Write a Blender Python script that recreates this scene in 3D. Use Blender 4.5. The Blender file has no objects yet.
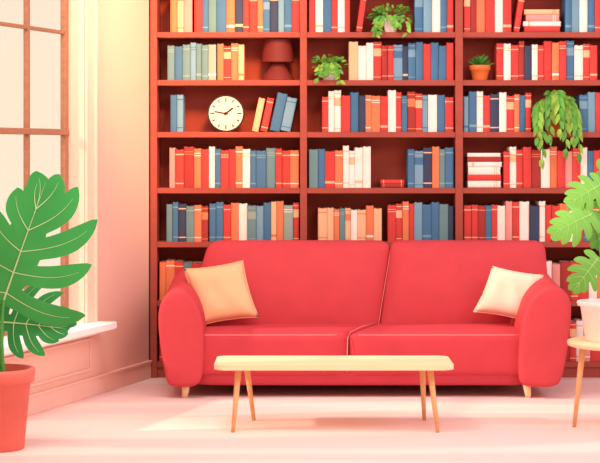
import bpy, bmesh, math, random
from mathutils import Vector, Matrix, Euler
random.seed(7)
col = bpy.context.scene.collection
sc = bpy.context.scene
sc.view_settings.view_transform = 'Standard'
sc.view_settings.look = 'None'

# ------------------------------------------------------------ camera
CAMH, CAMD, F = 1.425, 11.0, 1760.0
cd = bpy.data.cameras.new("camera"); cam = bpy.data.objects.new("camera", cd); col.objects.link(cam)
cam.location = (0, -CAMD, CAMH); cam.rotation_euler = (math.pi/2, 0, 0)
cd.lens = F/600*36; cd.sensor_width = 36; cd.shift_y = -81.5/600
sc.camera = cam

def W(px, py, Y):
    s = F/(CAMD+Y)
    return Vector(((px-300)/s, Y, CAMH-(py-150)/s))

# ------------------------------------------------------------ materials
def lin(h):
    h = h.lstrip('#'); o = []
    for i in (0, 2, 4):
        c = int(h[i:i+2], 16)/255
        o.append(c/12.92 if c <= .04045 else ((c+.055)/1.055)**2.4)
    return o
MATS = {}
def mat(name, hexc, rough=.7, var=.05, scale=8, bump=0.0, metal=0, spec=.2, wood=False):
    if name in MATS: return MATS[name]
    m = bpy.data.materials.new(name); m.use_nodes = True
    nt = m.node_tree; b = nt.nodes["Principled BSDF"]
    b.inputs["Roughness"].default_value = rough
    b.inputs["Metallic"].default_value = metal
    b.inputs["Specular IOR Level"].default_value = spec
    c = lin(hexc)
    tc = nt.nodes.new("ShaderNodeTexCoord")
    nz = nt.nodes.new("ShaderNodeTexNoise"); nz.inputs["Scale"].default_value = scale
    if wood:
        mp = nt.nodes.new("ShaderNodeMapping"); mp.inputs["Scale"].default_value = (.6, 9, 6)
        nt.links.new(tc.outputs["Object"], mp.inputs[0]); nt.links.new(mp.outputs[0], nz.inputs["Vector"])
    else:
        nt.links.new(tc.outputs["Object"], nz.inputs["Vector"])
    r = nt.nodes.new("ShaderNodeValToRGB")
    r.color_ramp.elements[0].position = .35; r.color_ramp.elements[1].position = .65
    r.color_ramp.elements[0].color = [max(0, x*(1-var)) for x in c]+[1]
    r.color_ramp.elements[1].color = [min(1, x*(1+var)) for x in c]+[1]
    nt.links.new(nz.outputs["Fac"], r.inputs[0]); nt.links.new(r.outputs[0], b.inputs["Base Color"])
    if bump:
        n2 = nt.nodes.new("ShaderNodeTexNoise"); n2.inputs["Scale"].default_value = 220
        nt.links.new(tc.outputs["Object"], n2.inputs["Vector"])
        bp = nt.nodes.new("ShaderNodeBump"); bp.inputs["Strength"].default_value = bump; bp.inputs["Distance"].default_value = .002
        nt.links.new(n2.outputs["Fac"], bp.inputs["Height"]); nt.links.new(bp.outputs[0], b.inputs["Normal"])
    MATS[name] = m
    return m

M_case = mat("bookcase_wood", "#a64c40", .6, .06, wood=True, scale=3)
M_caseback = mat("bookcase_back_wood", "#a8483b", .8, .05, wood=True, scale=3)
M_sofa = mat("red_fabric", "#cc444c", .85, .03, bump=.15)
M_sofa2 = mat("red_fabric_seat", "#c93f49", .85, .03, bump=.15)
M_sofad = mat("red_fabric_deep", "#bb3944", .85, .03, bump=.15)
M_pipe = mat("piping_fabric", "#f09086", .7, .03)
M_wood = mat("light_wood", "#fbdcb0", .5, .04, wood=True, scale=4)
M_woodleg = mat("leg_wood", "#e9ad7c", .5, .06, wood=True, scale=4)
M_wall = mat("wall_paint", "#f2c0b0", .9, .02, scale=1.2)
M_base = mat("baseboard_paint", "#f5c2b5", .7, .02)
M_cream = mat("cream_trim_paint", "#f9d6c0", .7, .02)
M_sill = mat("sill_paint", "#fff6f2", .6, .02)
M_winframe = mat("window_frame_wood", "#b0755a", .6, .08, wood=True)
M_pages = mat("paper", "#fbe6d2", .9, .03)
M_leafA = mat("leaf_green", "#3fa350", .5, .12, scale=3)
M_leafA2 = mat("leaf_deep_green", "#35964a", .5, .12, scale=3)
M_leafB = mat("leaf_fresh_green", "#6fa944", .5, .12, scale=3)
M_leafC = mat("leaf_small_green", "#5f9a3c", .6, .2, scale=20)
M_leafD = mat("leaf_yellow_green", "#86ac42", .6, .2, scale=20)
M_vein = mat("leaf_vein", "#c4e0a2", .6, .03)
M_veinB = mat("leaf_soft_vein", "#9cc66c", .6, .03)
M_stem = mat("stem_green", "#4f9a44", .6, .1)
M_pot = mat("coral_glazed_clay", "#ee7468", .5, .04)
M_potw = mat("white_ceramic", "#fff6f2", .4, .02)
M_poto = mat("orange_clay", "#e9793f", .6, .05)
M_soil = mat("soil", "#5b3325", .95, .2, scale=60)
M_clockf = mat("clock_face_paint", "#f3dcc8", .6, .01)
M_dark = mat("dark_paint", "#3a2530", .5, .02)
M_lampr = mat("dark_maroon_shade", "#762c29", .6, .05)
M_pillowA = mat("peach_linen", "#f1b98e", .85, .03, bump=.3)
M_pillowB = mat("cream_linen", "#f1d2ba", .85, .03, bump=.3)

mf = bpy.data.materials.new("pale_floor"); mf.use_nodes = True
nt = mf.node_tree; b = nt.nodes["Principled BSDF"]; b.inputs["Roughness"].default_value = .5
b.inputs["Specular IOR Level"].default_value = .3
tc = nt.nodes.new("ShaderNodeTexCoord"); mp = nt.nodes.new("ShaderNodeMapping"); mp.inputs["Scale"].default_value = (.28, 2.2, 1)
nz = nt.nodes.new("ShaderNodeTexNoise"); nz.inputs["Scale"].default_value = 1.4; nz.inputs["Detail"].default_value = 0
rp = nt.nodes.new("ShaderNodeValToRGB"); rp.color_ramp.elements[0].position = .45; rp.color_ramp.elements[1].position = .62
rp.color_ramp.elements[0].color = lin("#f0d2cd")+[1]; rp.color_ramp.elements[1].color = lin("#f9e6dc")+[1]
nt.links.new(tc.outputs["Object"], mp.inputs[0]); nt.links.new(mp.outputs[0], nz.inputs["Vector"]); nt.links.new(nz.outputs["Fac"], rp.inputs[0])
nt.links.new(rp.outputs[0], b.inputs["Base Color"])
mg = bpy.data.materials.new("window_glass"); mg.use_nodes = True
nt = mg.node_tree; nt.nodes.clear()
o = nt.nodes.new("ShaderNodeOutputMaterial"); mx = nt.nodes.new("ShaderNodeMixShader")
tr = nt.nodes.new("ShaderNodeBsdfTransparent"); gl = nt.nodes.new("ShaderNodeBsdfGlossy")
fr = nt.nodes.new("ShaderNodeFresnel"); fr.inputs[0].default_value = 1.05
nt.links.new(fr.outputs[0], mx.inputs[0]); nt.links.new(tr.outputs[0], mx.inputs[1]); nt.links.new(gl.outputs[0], mx.inputs[2])
nt.links.new(mx.outputs[0], o.inputs[0])

# ------------------------------------------------------------ object helpers
def root(name, loc, label, cat, kind=None, group=None):
    e = bpy.data.objects.new(name, None); e.location = loc; e.empty_display_size = .05
    col.objects.link(e)
    if kind: e["kind"] = kind
    if label: e["label"] = label
    if cat: e["category"] = cat
    if group: e["group"] = group
    return e
def wloc(ob):
    v = Vector((0, 0, 0))
    while ob: v += Vector(ob.location); ob = ob.parent
    return v
def fin(bm, name, mats, parent=None, origin=None, smooth=True, label=None, cat=None, kind=None, group=None, wn=False):
    if not isinstance(mats, (list, tuple)): mats = [mats]
    if origin is None: origin = wloc(parent) if parent else Vector((0, 0, 0))
    origin = Vector(origin)
    bmesh.ops.translate(bm, verts=bm.verts, vec=-origin)
    bmesh.ops.recalc_face_normals(bm, faces=bm.faces)
    me = bpy.data.meshes.new(name)
    for f in bm.faces: f.smooth = smooth
    bm.to_mesh(me); bm.free()
    for m in mats: me.materials.append(m)
    ob = bpy.data.objects.new(name, me); col.objects.link(ob)
    if parent:
        ob.parent = parent; ob.location = origin - wloc(parent)
    else: ob.location = origin
    if label: ob["label"] = label
    if cat: ob["category"] = cat
    if kind: ob["kind"] = kind
    if group: ob["group"] = group
    if wn:
        w = ob.modifiers.new("wn", 'WEIGHTED_NORMAL'); w.weight = 90
    return ob
def box(bm, p0, p1, bev=0, mi=0, T=None):
    p0, p1 = Vector(p0), Vector(p1)
    r = bmesh.ops.create_cube(bm, size=1); vs = r['verts']
    c = (p0+p1)/2; d = p1-p0
    for v in vs: v.co = Vector((v.co.x*d.x, v.co.y*d.y, v.co.z*d.z))+c
    fs = list({f for v in vs for f in v.link_faces})
    for f in fs: f.material_index = mi
    if bev:
        es = list({e for v in vs for e in v.link_edges})
        r2 = bmesh.ops.bevel(bm, geom=es, offset=bev, segments=2, affect='EDGES', profile=.5)
        vs = list({v for f in r2['faces'] for v in f.verts} | {v for v in vs if v.is_valid})
    if T:
        for v in vs: v.co = T(v.co)
def rbox(bm, size, r, bulge=(0, 0, 0), cuts=14, T=None):
    res = bmesh.ops.create_cube(bm, size=2)
    es = list({e for v in res['verts'] for e in v.link_edges})
    bmesh.ops.subdivide_edges(bm, edges=es, cuts=cuts, use_grid_fill=True)
    hx, hy, hz = [s/2 for s in size]
    for v in bm.verts:
        n = v.co.copy()
        u = Vector([math.copysign(abs(a)**.75, a) for a in n])
        p = Vector((u.x*hx, u.y*hy, u.z*hz))
        q = Vector((max(-hx+r, min(hx-r, p.x)), max(-hy+r, min(hy-r, p.y)), max(-hz+r, min(hz-r, p.z))))
        d = p-q
        if d.length > 1e-9: p = q+d.normalized()*r
        if abs(n.x) > .999: p.x += math.copysign(bulge[0]*(1-u.y**2)*(1-u.z**2), n.x)
        if abs(n.y) > .999: p.y += math.copysign(bulge[1]*(1-u.x**4)*(1-u.z**2), n.y)
        if abs(n.z) > .999: p.z += math.copysign(bulge[2]*(1-u.x**4)*(1-u.y**2), n.z)
        v.co = T(p) if T else p
def lathe(bm, prof, c, seg=40, mis=None):
    c = Vector(c); rings = []
    for (r, z) in prof:
        if r < 1e-5: rings.append([bm.verts.new(c+Vector((0, 0, z)))])
        else: rings.append([bm.verts.new(c+Vector((r*math.cos(2*math.pi*i/seg), r*math.sin(2*math.pi*i/seg), z))) for i in range(seg)])
    for k in range(len(rings)-1):
        a, b2 = rings[k], rings[k+1]; mi = mis[k] if mis else 0
        for i in range(seg):
            j = (i+1) % seg
            if len(a) == 1 and len(b2) == 1: continue
            if len(a) == 1: f = bm.faces.new((a[0], b2[i], b2[j]))
            elif len(b2) == 1: f = bm.faces.new((a[i], a[j], b2[0]))
            else: f = bm.faces.new((a[i], a[j], b2[j], b2[i]))
            f.material_index = mi
def tube(bm, pts, radii, seg=8, mi=0, cap=True):
    pts = [Vector(p) for p in pts]
    if not isinstance(radii, (list, tuple)): radii = [radii]*len(pts)
    rings = []; up = Vector((.13, .31, .94)).normalized()
    for i, p in enumerate(pts):
        t = (pts[min(i+1, len(pts)-1)]-pts[max(i-1, 0)]).normalized()
        up2 = Vector((1, 0, 0)) if abs(t.dot(up)) > .95 else up
        x = t.cross(up2).normalized(); y = t.cross(x).normalized()
        rings.append([bm.verts.new(p+x*radii[i]*math.cos(2*math.pi*k/seg)+y*radii[i]*math.sin(2*math.pi*k/seg)) for k in range(seg)])
    for a, b2 in zip(rings, rings[1:]):
        for k in range(seg):
            f = bm.faces.new((a[k], a[(k+1) % seg], b2[(k+1) % seg], b2[k])); f.material_index = mi
    if cap:
        bm.faces.new(rings[0]).material_index = mi; bm.faces.new(rings[-1]).material_index = mi
def catmull(P, n=6):
    out = []; N = len(P)
    for i in range(N):
        p0, p1, p2, p3 = [Vector(P[(i+k-1) % N]) for k in range(4)]
        for j in range(n):
            t = j/n
            out.append(.5*((2*p1)+(-p0+p2)*t+(2*p0-5*p1+4*p2-p3)*t*t+(-p0+3*p1-3*p2+p3)*t**3))
    return out
def bez(p0, p1, p2, n=10):
    p0, p1, p2 = Vector(p0), Vector(p1), Vector(p2)
    return [(1-t)**2*p0+2*t*(1-t)*p1+t*t*p2 for t in [i/n for i in range(n+1)]]

# ------------------------------------------------------------ room
bm = bmesh.new(); box(bm, (-3.2, -7, -.06), (4.2, .36, 0)); fin(bm, "floor", mf, kind="structure", smooth=False)
bm = bmesh.new(); box(bm, (-.94, .31, 0), (4.2, .43, 2.9)); fin(bm, "wall_back", M_wall, kind="structure", smooth=False)
Cw = Vector((-.945, -.0, 0)); wd = Vector((-.314, -.949, 0)).normalized(); wn_ = Vector((.949, -.314, 0)).normalized()
def TW(v): return Cw+wd*v.x+wn_*v.y+Vector((0, 0, v.z))
UA, UB, ZS, ZT = .935, 2.42, .43, 2.62
bm = bmesh.new()
box(bm, (0, -.14, 0), (UA, 0, 2.9), T=TW); box(bm, (UB, -.14, 0), (6, 0, 2.9), T=TW)
box(bm, (UA, -.14, 0), (UB, 0, ZS-.035), T=TW); box(bm, (UA, -.14, ZT), (UB, 0, 2.9), T=TW)
box(bm, (-1.08, .0, 0), (-.945, .43, 2.9))
fin(bm, "wall_left", M_wall, kind="structure", smooth=False)
bm = bmesh.new(); box(bm, (.0, .0, 0), (5.9, .016, .11), bev=.003, T=TW); box(bm, (.0, .0, .098), (5.9, .024, .112), bev=.003, T=TW)
fin(bm, "baseboard_left", M_base, kind="structure", smooth=False)
bm = bmesh.new()
for a_, b_ in (((.86, 0, .15), (2.5, .012, .165)), ((.86, 0, .325), (2.5, .012, .34)), ((.86, 0, .165), (.875, .012, .325)), ((2.485, 0, .165), (2.5, .012, .325))):
    box(bm, a_, b_, bev=.002, T=TW)
fin(bm, "trim_1", M_base, kind="structure", smooth=False)
win = root("window_1", TW(Vector((UA, -.1, ZS))), "brown-framed sash window with bright glass panes", None, kind="structure")
bm = bmesh.new()
n0, n1 = -.135, -.1
box(bm, (UA, n0, ZS), (UA+.038, n1, ZT), bev=.004, T=TW); box(bm, (UB-.038, n0, ZS), (UB, n1, ZT), bev=.004, T=TW)
box(bm, (UA, n0, ZS), (UB, n1, ZS+.04), bev=.004, T=TW); box(bm, (UA, n0, ZT-.04), (UB, n1, ZT), bev=.004, T=TW)
box(bm, (UA, n0, 1.51), (UB, n1+.008, 1.545), bev=.004, T=TW)
for u in (1.42, 1.9): box(bm, (u-.012, n0, ZS), (u+.012, n1-.004, ZT), bev=.003, T=TW)
for z in (2.1, ): box(bm, (UA, n0, z-.01), (UB, n1-.006, z+.01), bev=.003, T=TW)
fin(bm, "window_frame", M_winframe, parent=win, smooth=False)
bm = bmesh.new(); box(bm, (UA, -.118, ZS), (UB, -.114, ZT), T=TW); fin(bm, "window_glass", mg, parent=win, smooth=False)
bm = bmesh.new()
CW = .12
box(bm, (UA-CW, 0, ZS), (UA, .018, ZT+CW), bev=.004, T=TW); box(bm, (UB, 0, ZS), (UB+CW, .018, ZT+CW), bev=.004, T=TW)
box(bm, (UA, 0, ZT), (UB, .018, ZT+CW), bev=.004, T=TW)
box(bm, (UA-CW, 0, ZS), (UA-CW+.02, .03, ZT+CW), bev=.004, T=TW)
box(bm, (UA-.004, -.098, ZS), (UA+.002, 0, ZT), T=TW)
fin(bm, "window_casing", M_cream, parent=win, smooth=False)
bm = bmesh.new(); box(bm, (.79, -.1, ZS-.042), (UB+.17, .14, ZS), bev=.006, T=TW)
box(bm, (.82, 0.0, ZS-.075), (UB+.14, .03, ZS-.042), bev=.004, T=TW)
fin(bm, "window_sill", M_sill, parent=win, smooth=False)

# ------------------------------------------------------------ bookcase
def X0(px): return (px-300)/160
def Z0(py): return 1.425-(py-150)/160
SH = [-20, 32, 80, 132, 188, 242, 301, 362]
case = root("bookcase", (X0(380), .15, 0), "tall dark red wooden bookcase filled with books, against the wall", "bookcase")
posts = [(150.2, 157), (300, 307), (455.5, 463), (612, 619)]
for a, b2 in posts:
    bm = bmesh.new(); box(bm, (X0(a), 0, 0), (X0(b2), .3, 2.56), bev=.003); fin(bm, "side_panel", M_case, parent=case, smooth=False)
bm = bmesh.new(); box(bm, (X0(157), .285, 0), (X0(612), .3, 2.56)); fin(bm, "back_panel", M_caseback, parent=case, smooth=False)
bays = [(157, 300), (307, 455.5), (463, 612)]
for a, b2 in bays:
    for y in SH:
        bm = bmesh.new(); box(bm, (X0(a), .006, Z0(y)-.034), (X0(b2), .285, Z0(y)), bev=.002); fin(bm, "shelf", M_case, parent=case, smooth=False)
    bm = bmesh.new(); box(bm, (X0(a), .02, 0), (X0(b2), .04, Z0(362)-.034)); fin(bm, "plinth", M_case, parent=case, smooth=False)
bm = bmesh.new(); box(bm, (X0(150.2), -.01, 2.56), (X0(619), .3, 2.6), bev=.004); fin(bm, "cornice", M_case, parent=case, smooth=False)

# ------------------------------------------------------------ books
PAL = {'R': ("red", "#d4433f"), 'D': ("dark red", "#a83834"), 'O': ("orange", "#e87e56"), 'P': ("peach", "#f3b990"),
       'W': ("cream white", "#f8e8de"), 'B': ("blue", "#4b7499"), 'L': ("light blue", "#7b9fb6"), 'N': ("navy", "#3d435d"),
       'T': ("grey teal", "#6c8c91"), 'K': ("pink", "#e8968f"), 'G': ("grey green", "#98a59b")}
BM = {k: mat("cover_"+v[0].replace(' ', '_'), v[1], .6, .05) for k, v in PAL.items()}
BAND = {'R': 'P', 'D': 'O', 'O': 'W', 'P': 'O', 'W': 'P', 'B': 'L', 'L': 'B', 'N': 'P', 'T': 'G', 'K': 'W', 'G': 'W'}
ORD = ["highest", "top", "second", "third", "fourth", "fifth", "sixth", "bottom"]
def book(c, w, h, dep=.2):
    bm = bmesh.new(); bulge = min(.006, w*.15)
    out = []
    for i in range(6):
        a = math.pi*(i/5); out.append((-w/2*math.cos(a), bulge*(1-math.sin(a))))
    out += [(w/2, dep), (-w/2, dep)]
    style = random.choice([0, 0, 0, 1, 1, 2, 3, 4])
    lev = {0: [0, 1], 1: [0, .1, .13, .85, .88, 1], 2: [0, .12, .18, 1], 3: [0, .07, .09, .62, .82, .91, .93, 1], 4: [0, .8, .82, .86, .88, 1]}[style]
    bands = {0: [], 1: [1, 3], 2: [1], 3: [1, 3, 5], 4: [1, 3]}[style]
    rings = [[bm.verts.new((x, y, h*l)) for x, y in out] for l in lev]
    n = len(out)
    for k in range(len(lev)-1):
        for i in range(n):
            f = bm.faces.new((rings[k][i], rings[k][(i+1) % n], rings[k+1][(i+1) % n], rings[k+1][i]))
            f.material_index = 1 if (k in bands and i < 5) else 0
            if i == 6: f.material_index = 2
    bm.faces.new(rings[0]); top = bm.faces.new(rings[-1])
    bmesh.ops.inset_region(bm, faces=[top], thickness=min(.0035, w*.12))
    top.material_index = 2
    bmesh.ops.translate(bm, verts=list(top.verts), vec=(0, 0, -.004))
    ob = fin(bm, "book", [BM[c], BM[BAND[c]], M_pages], smooth=False)
    bnd = ["plain", "banded", "single-banded", "title-panelled", "double-banded"][style]
    return ob, bnd
def tag(ob, c, h, bnd, row, extra, bay):
    size = "tall" if h > .25 else ("short" if h < .215 else "medium")
    bayn = ["beside the window wall", "in the middle bay", "in the bay by the leafy plants"][bay]
    ob["label"] = f"{size} {PAL[c][0]} {bnd} hardcover book {extra}"
    ob["category"] = "book"; ob["group"] = f"books on the {ORD[row]} shelf {bayn}"
def row(r, bay, x0, x1, cols, h0=36, h1=42):
    z = Z0(SH[r])+.0006
    ws = [random.uniform(.72, 1.28) for _ in cols]; t = sum(ws); x = x0
    for c, w_ in zip(cols, ws):
        w = (x1-x0)*w_/t; h = random.uniform(h0, h1)/160
        ob, bnd = book(c, w/160-.0012, h)
        ob.location = (X0(x+w/2), random.uniform(.015, .03), z); tag(ob, c, h, bnd, r, "standing upright in a row", bay); x += w
def lean(r, bay, items, deg, h0, h1):
    z = Z0(SH[r])+.0008; th = math.radians(deg)
    for corner, c, w in items:
        ww = w/160-.001; h = random.uniform(h0, h1)/160
        ob, bnd = book(c, ww, h)
        if deg > 0: ob.location = (X0(corner)-ww/2*math.cos(th), .03, z+ww/2*math.sin(th))
        else: ob.location = (X0(corner)+ww/2*math.cos(th), .03, z-ww/2*math.sin(th))
        ob.rotation_euler = (0, th, 0); tag(ob, c, h, bnd, r, "leaning to one side", bay)
def stack(r, bay, xc, items, wpx):
    z = Z0(SH[r])+.0006
    for c, t in items:
        tt = t/160; L = (wpx+random.uniform(-3, 2))/160
        ob, bnd = book(c, tt-.001, L)
        ob.rotation_euler = (0, math.pi/2, 0)
        ob.location = (X0(xc)-L/2+random.uniform(-.004, .004), .035, z+tt/2); z += tt
        tag(ob, c, L, bnd, r, "lying flat in a stack", bay)
row(1, 0, 170, 192, "OPK", 36, 44); row(1, 0, 194, 300, "RBTBONRROBNLBR", 36, 46)
row(1, 1, 309, 350, "RWBRWR", 38, 46); lean(1, 1, [(362, 'R', 6)], 8, 36, 40); row(1, 1, 415, 454, "BLWBR", 38, 46)
row(1, 2, 464, 512, "RDORWR", 38, 46); lean(1, 2, [(520, 'R', 6)], 9, 36, 40)
stack(1, 2, 543, [('R', 6), ('W', 5), ('K', 7), ('P', 5)], 36); row(1, 2, 566, 611, "BLWBRO", 38, 46)
row(2, 0, 167, 216, "TBTLTTG", 34, 38); row(2, 0, 217, 244, "OROP", 34, 38)
row(2, 1, 349, 454, "PWWRDRLNBBRBBR", 34, 39)
row(2, 2, 497, 598, "RWRDNWRRORBWRR", 34, 40)
row(3, 0, 170, 183, "BL", 36, 39)
lean(3, 0, [(290, 'L', 10), (279.4, 'B', 10), (267, 'R', 7), (258, 'P', 6.5)], 12, 34, 39)
row(3, 1, 322, 454, "RWWRBNOORWRBDRLWBR", 35, 42)
row(3, 2, 464, 532, "LBWRNWROBR", 36, 41); row(3, 2, 580, 611, "BLRB", 37, 41)
row(4, 0, 169, 299, "KRDORWBRROWBBTRRO", 37, 44)
row(4, 1, 309, 371, "TBROWWWW", 37, 43)
stack(4, 1, 393, [('D', 4), ('R', 4)], 26); row(4, 1, 408, 454, "BLNOTB", 37, 42)
stack(4, 2, 485, [('W', 7), ('R', 6), ('W', 8), ('W', 5), ('D', 5), ('W', 4)], 35)
row(4, 2, 504, 611, "RWRRDWORKRWBRR", 36, 42)
row(5, 0, 166, 208, "TBNTOD", 35, 40); row(5, 0, 209, 299, "BBROWTLBPOGR", 36, 41)
row(5, 1, 318, 382, "PPOTPWPOP", 32, 37); row(5, 1, 388, 454, "RRORLBBTN", 36, 41)
row(5, 2, 464, 611, "RRDBRWKRWNWRROWRBRD", 35, 41)
row(6, 0, 159, 212, "OORTRD", 38, 44)
row(6, 2, 536, 611, "RWKDRRWOR", 36, 42)
row(7, 0, 159, 178, "RD", 36, 40); row(7, 2, 560, 611, "DRWKRD", 38, 44)

# ------------------------------------------------------------ clock
zc = Z0(132); R = .116
cl = root("clock", (X0(225.5), .06, zc), "round cream desk clock with dark rim standing on shelf", "clock")
def disc(bm, c, r, y0, y1, mi=0, seg=48):
    c = Vector(c)
    vs0 = [bm.verts.new(c+Vector((r*math.cos(2*math.pi*i/seg), y0, r*math.sin(2*math.pi*i/seg)))) for i in range(seg)]
    vs1 = [bm.verts.new(c+Vector((r*math.cos(2*math.pi*i/seg), y1, r*math.sin(2*math.pi*i/seg)))) for i in range(seg)]
    for i in range(seg): bm.faces.new((vs0[i], vs0[(i+1) % seg], vs1[(i+1) % seg], vs1[i])).material_index = mi
    bm.faces.new(vs0).material_index = mi; bm.faces.new(vs1).material_index = mi
cc = Vector((X0(225.5), .06, zc+R+.001))
bm = bmesh.new(); disc(bm, cc, R, 0, .05); fin(bm, "clock_case", M_dark, parent=cl, smooth=False)
bm = bmesh.new(); disc(bm, cc, R*.925, -.003, .001); fin(bm, "clock_face", M_clockf, parent=cl, smooth=False)
for k in range(12):
    bm = bmesh.new()
    a = k*math.pi/6; L = .026 if k % 3 == 0 else .018
    M = Matrix.Translation(cc) @ Matrix.Rotation(a, 4, 'Y')
    box(bm, (-.0035, -.0045, R*.84-L), (.0035, -.002, R*.84), T=lambda v, M=M: M @ v)
    fin(bm, "hour_mark", M_dark, parent=cl, smooth=False)
for nm, a, L, w in (("hour_hand", 52, .055, .005), ("minute_hand", 280, .072, .0036)):
    bm = bmesh.new(); M = Matrix.Translation(cc) @ Matrix.Rotation(math.radians(a), 4, 'Y')
    box(bm, (-w, -.007, -.012), (w, -.005, L), T=lambda v, M=M: M @ v)
    if nm == "hour_hand": disc(bm, cc, .009, -.009, -.004, seg=16)
    fin(bm, nm, M_dark, parent=cl, smooth=False)

# ------------------------------------------------------------ table lamp
lx, ly, lz = X0(277.5), .14, Z0(80)
lamp = root("table_lamp", (lx, ly, lz), "dark red table lamp with wide shade and flared base on shelf", "lamp")
bm = bmesh.new(); lathe(bm, [(0, 0), (.104, 0), (.106, .006), (.1, .018), (.082, .045), (.06, .075), (.05, .1), (.05, .112), (0, .112)], (lx, ly, lz)); fin(bm, "lamp_base", M_lampr, parent=lamp, wn=True)
bm = bmesh.new(); lathe(bm, [(.0, .113), (.05, .113), (.1, .116), (.103, .12), (.088, .262), (.085, .264), (.082, .26), (.095, .126), (.0, .126)], (lx, ly, lz)); fin(bm, "lamp_shade", M_lampr, parent=lamp, wn=True)

# ------------------------------------------------------------ plants
def leaflet(bm, p, d, L, w, nrm, mi=0, droop=.25):
    p = Vector(p); d = Vector(d).normalized(); s = d.cross(Vector(nrm))
    if s.length < 1e-3: s = Vector((1, 0, 0))
    s.normalize(); n = s.cross(d).normalized()
    prof = [(0, .02), (.2, .7), (.45, 1), (.75, .7), (1, .03)]
    rows = []
    for t, ww in prof:
        c = p+d*L*t-Vector((0, 0, 1))*droop*L*t*t
        rows.append([bm.verts.new(c-s*w/2*ww+n*w*.12*ww), bm.verts.new(c), bm.verts.new(c+s*w/2*ww+n*w*.12*ww)])
    for a, b2 in zip(rows, rows[1:]):
        for k in (0, 1):
            bm.faces.new((a[k], a[k+1], b2[k+1], b2[k])).material_index = mi
def rv(a=1): return Vector((random.uniform(-a, a), random.uniform(-a, a), random.uniform(-a, a)))
def pot(par, c, r, h, m, rimh=.25):
    bm = bmesh.new()
    lathe(bm, [(0, 0), (r*.68, 0), (r*.72, .004), (r*.9, h*(1-rimh)), (r, h*(1-rimh)+.001), (r*1.03, h*.97), (r*1.0, h), (r*.9, h), (r*.88, h*.86), (0, h*.86)],
          c, 36, mis=[0]*8+[1])
    return fin(bm, "pot", [m, M_soil], parent=par)
def bushy(name, px, py_shelf, rx, up, down, potm, label, n=150, potr=.05, poth=.09, y=.07, strands=10):
    c = Vector((X0(px), y, Z0(py_shelf)))
    e = root(name, c, label, "plant"); pot(e, c, potr, poth, potm)
    bm = bmesh.new()
    top = c+Vector((0, 0, poth))
    for i in range(n):
        a = random.uniform(0, 2*math.pi); el = random.uniform(-.1, 1)
        d = Vector((math.cos(a), math.sin(a)*.55, el)).normalized(); rr = random.random()**.5
        p = top+Vector((d.x*rx*rr, d.y*.06*rr, abs(d.z)*up*rr))
        leaflet(bm, p, d+rv(.5), random.uniform(.03, .048), random.uniform(.018, .028), Vector((0, -.6, 1))+rv(.5), random.choice([0, 0, 1]))
    for k in range(strands):
        sx = random.uniform(-.95, .95)*rx; L = random.uniform(.3, 1)*down+poth*.8
        if abs(sx) < .4*rx: L *= .5
        p0 = top+Vector((sx*.4, -.02, .01)); p1 = top+Vector((sx, -.12, .02)); p2 = top+Vector((sx*1.05, -.115, -L))
        pts = bez(p0, p1, p2, 8); tube(bm, pts, .0018, 5, 2)
        for q in pts[2:]:
            sgn = random.choice((-1, 1))
            leaflet(bm, q, Vector((sgn, -.3, -.4))+rv(.4), random.uniform(.03, .042), random.uniform(.018, .026), Vector((0, -1, .4))+rv(.3), random.choice([0, 0, 1]))
    fin(bm, "foliage", [M_leafC, M_leafD, M_stem], parent=e)
bushy("trailing_plant", 391, 32, .125, .09, .04, M_potw, "bushy green trailing plant in white pot on shelf", n=105, strands=9)
bushy("trailing_plant", 329, 80, .1, .07, .04, M_potw, "small ivy in white pot spilling over shelf edge", n=90, strands=8)
c = Vector((X0(481), .07, Z0(80))); e = root("potted_succulent", c, "spiky green succulent in small orange clay pot", "plant")
pot(e, c, .065, .095, M_poto, .35)
bm = bmesh.new()
for i in range(34):
    a = i*2.4; el = .35+i/34*1.6
    leaflet(bm, c+Vector((0, 0, .08)), (math.cos(a), math.sin(a)*.8, el), random.uniform(.075, .105), .02, (math.cos(a)*-1, -.8, .8), i % 2, 0.05)
fin(bm, "foliage", [M_leafC, M_stem], parent=e)
c = Vector((X0(556), .1, Z0(132))); e = root("trailing_vine", c, "long drooping green fronds in orange pot hanging over the shelf edge", "plant")
pot(e, c, .055, .12, M_poto)
bm = bmesh.new()
fr_sp = [(-1.02, .62, .20), (-.76, 1.15, .27), (-.35, .55, .33), (.1, .4, .33), (.42, .9, .30), (.8, .6, .26), (1.05, 1.0, .22)]
for k, (fx, ll, hh) in enumerate(fr_sp):
    top = c+Vector((fx*.02, 0, .115)); mid = top+Vector((fx*.10, -.09, hh))
    endp = Vector((c.x+fx*.125, c.y-.18+.02*(k % 3-1), c.z+.12-.25*ll))
    pts = bez(top, mid, endp, 16); tube(bm, pts, .003, 5, 2)
    for i, q in enumerate(pts[2:]):
        d = (pts[min(i+3, 16)]-pts[i+1]).normalized()
        sc_ = math.sin(math.pi*(.22+.66*i/14))
        for sgn in (-1, 1):
            if (i+(sgn > 0)) % 2: continue
            leaflet(bm, q, d+Vector((sgn*.6, -.1, -.4))+rv(.12), .08*sc_+.014, .029, Vector((0, -1, .3))+rv(.25), (k+(sgn > 0)) % 2, .3)
    leaflet(bm, pts[-1], (0, -.1, -1), .06, .025, (0, -1, 0), k % 2)
fin(bm, "foliage", [M_leafC, M_leafD, M_stem], parent=e)

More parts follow.
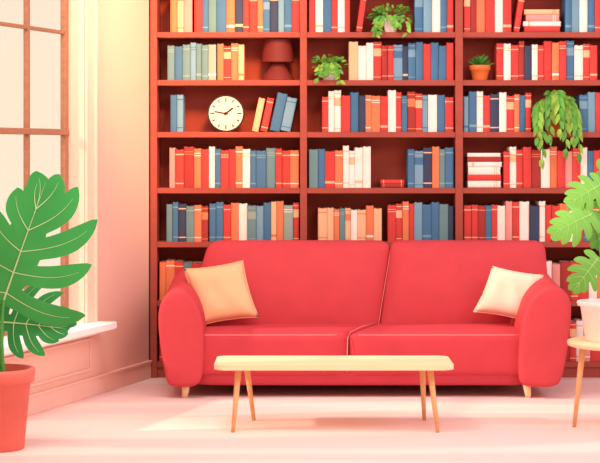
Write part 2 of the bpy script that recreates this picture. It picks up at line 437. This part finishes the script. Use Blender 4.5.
def lobed(par, base, tip, nh, width, m, N=5, bow=.08, cup=.3, prof=None, a0=105, a1=38, cutq=.35, hwf=1.02, hook=.25, tipw=.085, root_t=.06, span=.68, mv=None, point=.6, asym=(1, 1), vw=.0022):
    base, tip = Vector(base), Vector(tip); A = tip-base; L = A.length; a = A/L
    s = a.cross(Vector(nh)).normalized(); n = s.cross(a).normalized()
    if n.dot(Vector(nh)) < 0: n = -n
    def mp(x, lat, off=0):
        t = x/L
        return base+a*x+s*lat+n*(bow*L*4*t*(1-t)-cup*lat*lat/width+off)
    bm = bmesh.new()
    prof = prof or [.8, 1, 1, .85, .6, .5, .5]
    def strip(x0, phi, ln, hw, sg):
        prev = None; K = 18
        for k in range(K+1):
            q = k/K
            if q < .25: h = hw*(1.1-.2*q/.25)
            elif q < .6: h = hw*(.9+.12*math.sin(math.pi/2*(q-.25)/.35))
            else: h = hw*1.02*max(0.01, (1-((q-.6)/.4)**1.8))**point
            ph2 = phi-q*q*hook
            cx2, sx2 = math.cos(ph2), math.sin(ph2)*sg
            p = (x0+cx2*ln*q, sx2*ln*q); pr = (-sx2*h, cx2*h)
            r = [bm.verts.new(mp(p[0]+pr[0]*j, p[1]+pr[1]*j)) for j in (-1, 0, 1)]
            if prev:
                for j in (0, 1): bm.faces.new((prev[j], prev[j+1], r[j+1], r[j]))
            prev = r
        for off in (.003, -.003):
            prev = None
            for k in range(11):
                q = k/12; ph2 = phi-q*q*hook; cx2, sx2 = math.cos(ph2), math.sin(ph2)*sg
                h = vw*(1.1-q); p = (x0+cx2*ln*q, sx2*ln*q); pr = (-sx2*h, cx2*h)
                r = [bm.verts.new(mp(p[0]+pr[0]*j, p[1]+pr[1]*j, off)) for j in (-1, 1)]
                if prev: bm.faces.new((prev[0], prev[1], r[1], r[0])).material_index = 1
                prev = r
    for i in range(N):
        x = L*(root_t+span*i/(N-1)); fr_ = i/(N-1); phi = math.radians(a0+(a1-a0)*fr_)
        hw = L*span/(N-1)*.5
        for sg in (-1, 1):
            strip(x, phi+random.uniform(-.06, .06), width*prof[i]*random.uniform(.92, 1.08)*asym[0 if sg < 0 else 1], hw*hwf, sg)
    strip(L*.7, 0.0, L*.32, L*tipw, 1)
    prev = None
    for k in range(13):
        x = L*(.0+.86*k/12); hb = width*cutq*math.sin(math.pi*(.12+.8*k/12))
        r = [bm.verts.new(mp(x, hb*j)) for j in (-1, 0, 1)]
        if prev:
            for j in (0, 1): bm.faces.new((prev[j], prev[j+1], r[j+1], r[j]))
        prev = r
    for off in (.0035, -.0035):
        prev = None
        for k in range(13):
            x = L*.95*k/12; h = vw*1.8*(1.1-k/12)
            r = [bm.verts.new(mp(x, h*j, off)) for j in (-1, 1)]
            if prev: bm.faces.new((prev[0], prev[1], r[1], r[0])).material_index = 1
            prev = r
    return fin(bm, "leaf", [m, mv or M_vein], parent=par)

YP = -2.6
c = W(-2, 448, YP); c.z = 0
e = root("potted_monstera", c, "large split-leaf monstera in coral pot on floor by window", "plant")
pot(e, c, .172, .385, M_pot, .17)
soil = c+Vector((.03, -.02, .33))
for (bp, tp, nh, wdt, yo, N, pr, a0, a1, mm, asym, hwf) in [
    ((4, 300), (48, 176), (.15, -1, .2), .38, 0, 5, [.95, 1.05, .98, .78, .5], 102, 32, M_leafA, (.72, 1.0), 1.04),
    ((-2, 322), (70, 330), (.1, -1, .4), .23, .12, 5, [.85, 1, .95, .75, .5], 98, 34, M_leafA2, (.8, 1.05), 1.05),
    ((-20, 306), (-12, 205), (-.1, -1, .2), .16, .08, 5, None, 88, 38, M_leafA2, (1, 1), 1.05),
]:
    b0 = W(bp[0], bp[1], YP+yo); t0 = W(tp[0], tp[1], YP+yo-.04)
    bm = bmesh.new(); tube(bm, bez(soil, (soil+b0)/2+Vector((-.02, 0, .03)), b0, 10), [.011-.0004*i for i in range(11)], 8)
    fin(bm, "stem", M_stem, parent=e)
    sdir = (t0-b0).cross(Vector(nh))
    as_ = asym if sdir.x > 0 else (asym[1], asym[0])
    lobed(e, b0, t0, nh, wdt, mm, N=N, bow=.05, cup=.12, prof=pr, a0=a0, a1=a1, cutq=.26, hwf=hwf, hook=.3, tipw=.1, point=.65, asym=as_)

# side table
tcx, tcy, th = 1.655, -1.95, .446
st = root("side_table", (tcx, tcy, 0), "small round pale wood side table with tapered legs", "table")
bm = bmesh.new(); lathe(bm, [(0, th-.03), (.26, th-.03), (.275, th-.026), (.28, th-.012), (.277, th-.003), (.27, th), (0, th)], (tcx, tcy, 0), 56); fin(bm, "table_top", M_wood, parent=st, wn=True)
for k in range(4):
    a = k*math.pi/2
    bm = bmesh.new(); d = Vector((math.cos(a), math.sin(a), 0))
    tube(bm, [Vector((tcx, tcy, th-.028))+d*.2, Vector((tcx, tcy, 0))+d*.245], [.017, .010], 14); fin(bm, "leg", M_woodleg, parent=st)
c = Vector((1.565, -1.97, th)); e = root("potted_monstera", c, "fresh green monstera in white ceramic pot on side table", "plant")
pot(e, c, .14, .205, M_potw, .12)
soil = c+Vector((0, 0, .17))
for (bp, tp, nh, wdt, yo, N) in [
    ((602, 184), (566, 206), (.0, -1, .35), .11, -.05, 5),
    ((592, 214), (550, 236), (-.1, -1, .3), .12, -.10, 5),
    ((606, 206), (596, 250), (.1, -1, .3), .10, -.02, 5),
    ((598, 258), (572, 292), (.0, -1, .2), .10, -.17, 5),
    ((614, 196), (604, 160), (.0, -1, .3), .08, .04, 4),
    ((622, 240), (655, 250), (.1, -1, .4), .12, -.05, 5)]:
    b0 = W(bp[0], bp[1], -1.97+yo); t0 = W(tp[0], tp[1], -2.0+yo)
    bm = bmesh.new(); tube(bm, bez(soil, (soil*.6+b0*.4)+Vector((.02, 0, .06)), b0, 10), [.006-.0002*i for i in range(11)], 8)
    fin(bm, "stem", M_stem, parent=e)
    lobed(e, b0, t0, nh, wdt, M_leafB, N=N, bow=.08, cup=.2, cutq=.45, hwf=1.05, mv=M_veinB, vw=.0015)

# ------------------------------------------------------------ sofa
so = root("sofa", (.365, -.5, 0), "red two-cushion fabric sofa with rounded arms and wooden feet", "sofa")
def lerp(a, b2, t): return a+(b2-a)*t
def backc(xl0, xl1, xr0, xr1, z0=.3, z1=.868):
    bm = bmesh.new(); H = z1-z0; Wd = 1.0
    def T(p):
        w = (p.z+H/2)/H; u = p.x/Wd+.5
        return Vector((lerp(lerp(xl0, xl1, w), lerp(xr0, xr1, w), u), -.36+p.y+w*.13, z0+w*H))
    rbox(bm, (Wd, .2, H), .05, (0, .06, .004), 16, T)
    return fin(bm, "backrest", M_sofa, parent=so)
backc(-.72, -.555, .468, .552); backc(.468, .552, 1.52, 1.49)
bm = bmesh.new(); tube(bm, [(.468+.082*t, -.452+.13*t+.014, .36+.46*t) for t in [i/8 for i in range(9)]], .0022, 6)
fin(bm, "piping", M_pipe, parent=so)
for xf0, xb0, xf1, xb1 in ((-.70, -.64, .270, .46), (.272, .462, 1.34, 1.38)):
    bm = bmesh.new()
    def T(p):
        w = (p.y+.25)/.5; u = p.x+.5
        return Vector((lerp(lerp(xf0, xb0, w), lerp(xf1, xb1, w), u), -.64+p.y, .258+p.z-.012*(1-w)))
    rbox(bm, (1, .5, .255), .04, (0, .010, .010), 16, T)
    fin(bm, "seat_cushion", M_sofa2, parent=so)
    bm = bmesh.new(); tube(bm, [(lerp(xf0, xf1, t), -.883, .361) for t in [.06+.88*i/12 for i in range(13)]], .0028, 6)
    fin(bm, "piping", M_pipe, parent=so)
bm = bmesh.new(); tube(bm, [(.271, -.893, .15), (.271, -.90, .26), (.274, -.889, .345), (.29, -.86, .374), (.36, -.66, .386), (.45, -.44, .386)], .0028, 6)
fin(bm, "piping", M_pipe, parent=so)
bm = bmesh.new(); rbox(bm, (1.98, .77, .11), .03, (0, 0, 0), 10, lambda p: Vector((.35+p.x, -.495+p.y, .12+p.z))); fin(bm, "sofa_base", M_sofad, parent=so)
def arm(pts):
    P = [W(x, y, -.92) for x, y in pts]; P = [Vector((p.x, 0, p.z)) for p in P]; P = catmull(P, 7); n = len(P)
    cx = (min(p.x for p in P)+max(p.x for p in P))/2; cz = (min(p.z for p in P)+max(p.z for p in P))/2
    hx = (max(p.x for p in P)-min(p.x for p in P))/2; hz = (max(p.z for p in P)-min(p.z for p in P))/2
    bm = bmesh.new(); y0, y1, r = -.95, -.1, .03
    def ring(y, ins, lift=0): return [bm.verts.new((cx+(p.x-cx)*(1-ins/hx), y, cz+(p.z-cz)*(1-ins/hz)+lift*max(0, (p.z-cz)/hz))) for p in P]
    spec = [(y0-.004, hx*.93), (y0-.0035, hx*.75), (y0-.0025, hx*.6)]
    for k in range(9):
        a = math.pi/2*(1-k/8); spec.append((y0+r*(1-math.sin(a)), r*(1-math.cos(a))))
    spec += [(-.7, 0), (-.5, 0), (-.3, 0)]
    for k in range(7):
        a = math.pi/2*k/6; spec.append((y1-r*(1-math.sin(a)), r*(1-math.cos(a))))
    rs = [ring(y, i, .07*max(0, (y+.95)/.85)**1.5) for y, i in spec]
    for a, b2 in zip(rs, rs[1:]):
        for i in range(n): bm.faces.new((a[i], a[(i+1) % n], b2[(i+1) % n], b2[i]))
    bm.faces.new(rs[0]); bm.faces.new(rs[-1])
    fin(bm, "armrest", M_sofa, parent=so)
arm([(167, 381), (163, 362), (159.5, 338), (158.5, 314), (163, 299), (174, 290), (187, 292), (197, 304), (203, 323), (204, 350), (202, 376), (196, 385), (184, 387), (173, 386)])
arm([(560, 381), (565, 362), (569, 335), (571, 308), (567, 294), (556, 286), (543, 288), (530, 300), (522, 320), (519, 350), (519, 376), (524, 385), (540, 387), (553, 386)])
for x, y in ((-.655, -.86), (1.305, -.86), (-.6, -.16), (1.3, -.16)):
    bm = bmesh.new(); tube(bm, [(x, y, .085), (x+(.01 if x > 0 else -.01), y-.005, 0)], [.026, .016], 16); fin(bm, "foot", M_wood, parent=so)

def pillow(name, px, py, Y, w, h, t, rot, tilt, yaw, m, label, shear=0):
    c = W(px, py, Y); e = root(name, c, label, "cushion")
    R_ = Matrix.Rotation(math.radians(yaw), 3, 'Z') @ Matrix.Rotation(math.radians(-tilt), 3, 'X') @ Matrix.Rotation(math.radians(rot), 3, 'Y')
    bm = bmesh.new(); N = 22; g = {}
    for side in (1, -1):
        for i in range(N+1):
            for j in range(N+1):
                u, v = 2*i/N-1, 2*j/N-1
                x = w/2*u*(1-.07*(1-v*v)); z = h/2*v*(1-.07*(1-u*u)); x += shear*z
                y = -side*t/2*(max(0, (1-u**4)*(1-v**4)))**.55
                y += -side*.004*math.sin(7*u+3*v)*(1-u*u)*(1-v*v)
                g[(side, i, j)] = bm.verts.new(c+R_ @ Vector((x, y, z)))
        for i in range(N):
            for j in range(N): bm.faces.new((g[side, i, j], g[side, i+1, j], g[side, i+1, j+1], g[side, i, j+1]))
    bmesh.ops.remove_doubles(bm, verts=bm.verts, dist=1e-5)
    fin(bm, "cushion_cover", m, parent=e)
    bm = bmesh.new(); Q = []
    ed = [(-1+2*k/12, -1) for k in range(12)]+[(1, -1+2*k/12) for k in range(12)]+[(1-2*k/12, 1) for k in range(12)]+[(-1, 1-2*k/12) for k in range(13)]
    for u, v in ed:
        z = h/2*v*(1-.07*(1-u*u)); Q.append(c+R_ @ Vector((w/2*u*(1-.07*(1-v*v))+shear*z, 0, z)))
    tube(bm, Q, .003, 6); fin(bm, "piping", m, parent=e)
pillow("throw_pillow", 221, 293, -.60, .355, .35, .12, -8, 16, 4, M_pillowA, "peach square throw pillow leaning against sofa back and arm", -.12)
pillow("throw_pillow", 509, 293.5, -.60, .31, .29, .11, 10, 16, -4, M_pillowB, "cream square throw pillow leaning in sofa corner", .22)

# ------------------------------------------------------------ coffee table
ct = root("coffee_table", (.18, -1.92, 0), "long low pale wood coffee table with splayed legs", "table")
bm = bmesh.new()
P = []
x0, x1, y0, y1, r = -.435, .778, -2.14, -1.71, .05
for cx, cy, a0 in ((x1-r, y1-r, 0), (x0+r, y1-r, 90), (x0+r, y0+r, 180), (x1-r, y0+r, 270)):
    for k in range(9):
        a = math.radians(a0+k*90/8); P.append((cx+r*math.cos(a), cy+r*math.sin(a)))
f0 = [bm.verts.new((x, y, .315)) for x, y in P]; f1 = [bm.verts.new((x, y, .34)) for x, y in P]
for i in range(len(P)): bm.faces.new((f0[i], f0[(i+1) % len(P)], f1[(i+1) % len(P)], f1[i]))
a = bm.faces.new(f0); b2 = bm.faces.new(f1)
bmesh.ops.bevel(bm, geom=list(a.edges)+list(b2.edges), offset=.004, segments=2, affect='EDGES')
fin(bm, "table_top", M_wood, parent=ct, smooth=False)
for tx, ty, bx, by in ((-.312, -2.06, -.338, -2.12), (-.283, -1.78, -.243, -1.72), (.66, -2.06, .695, -2.12), (.64, -1.78, .655, -1.72)):
    bm = bmesh.new(); tube(bm, [(tx, ty, .318), (bx, by, 0)], [.017, .010], 16); fin(bm, "leg", M_woodleg, parent=ct)

# ------------------------------------------------------------ light
w = bpy.data.worlds.new("world"); sc.world = w; w.use_nodes = True
nt = w.node_tree; bg = nt.nodes["Background"]
tc = nt.nodes.new("ShaderNodeTexCoord"); sp = nt.nodes.new("ShaderNodeSeparateXYZ"); rp = nt.nodes.new("ShaderNodeValToRGB")
nt.links.new(tc.outputs["Generated"], sp.inputs[0]); nt.links.new(sp.outputs["Z"], rp.inputs[0]); nt.links.new(rp.outputs[0], bg.inputs[0])
rp.color_ramp.elements[0].position = .05; rp.color_ramp.elements[0].color = (1, .84, .64, 1)
rp.color_ramp.elements[1].position = .5; rp.color_ramp.elements[1].color = (.72, .66, .64, 1)
bg.inputs[1].default_value = 1.0
def light(kind, name, loc, tgt, energy, color, **k):
    l = bpy.data.lights.new(name, kind); ob = bpy.data.objects.new(name, l); col.objects.link(ob)
    ob.location = loc; l.energy = energy; l.color = color
    ob.rotation_euler = (Vector(tgt)-Vector(loc)).to_track_quat('-Z', 'Y').to_euler()
    for a, v in k.items(): setattr(l, a, v)
    return ob
light('SUN', "sun", (-4, -2.2, 3), (-4+1, -2.2+.16, 3-.62), 2.3, (1, .92, .72), angle=math.radians(2.5))
light('AREA', "added_key_softbox", (-1.0, -3.2, 4.2), (.2, -.2, .9), 88, (1, .90, .80), size=1.5)  # added key light for soft shading on the sofa; not a room fixture
light('AREA', "pink_fill", (3.6, -3.6, 3.0), (1.3, -1.4, 0), 46, (1, .72, .90), size=1.4)  # added fill from the right to tint the floor pink; no real source
light('AREA', "wall_fill", (1.2, -4.0, 2.8), (-1.1, -.4, 1.3), 42, (1, .82, .72), size=1.2)  # added peach fill to brighten the left wall; no lamp stands here
light('SPOT', "warm_shelf_fill", (.05, -2.4, 3.3), (-.85, .1, 2.0), 640, (1, .56, .22), spot_size=math.radians(46), spot_blend=1.0, shadow_soft_size=.3)  # added unseen spot giving the upper left shelves an orange glow
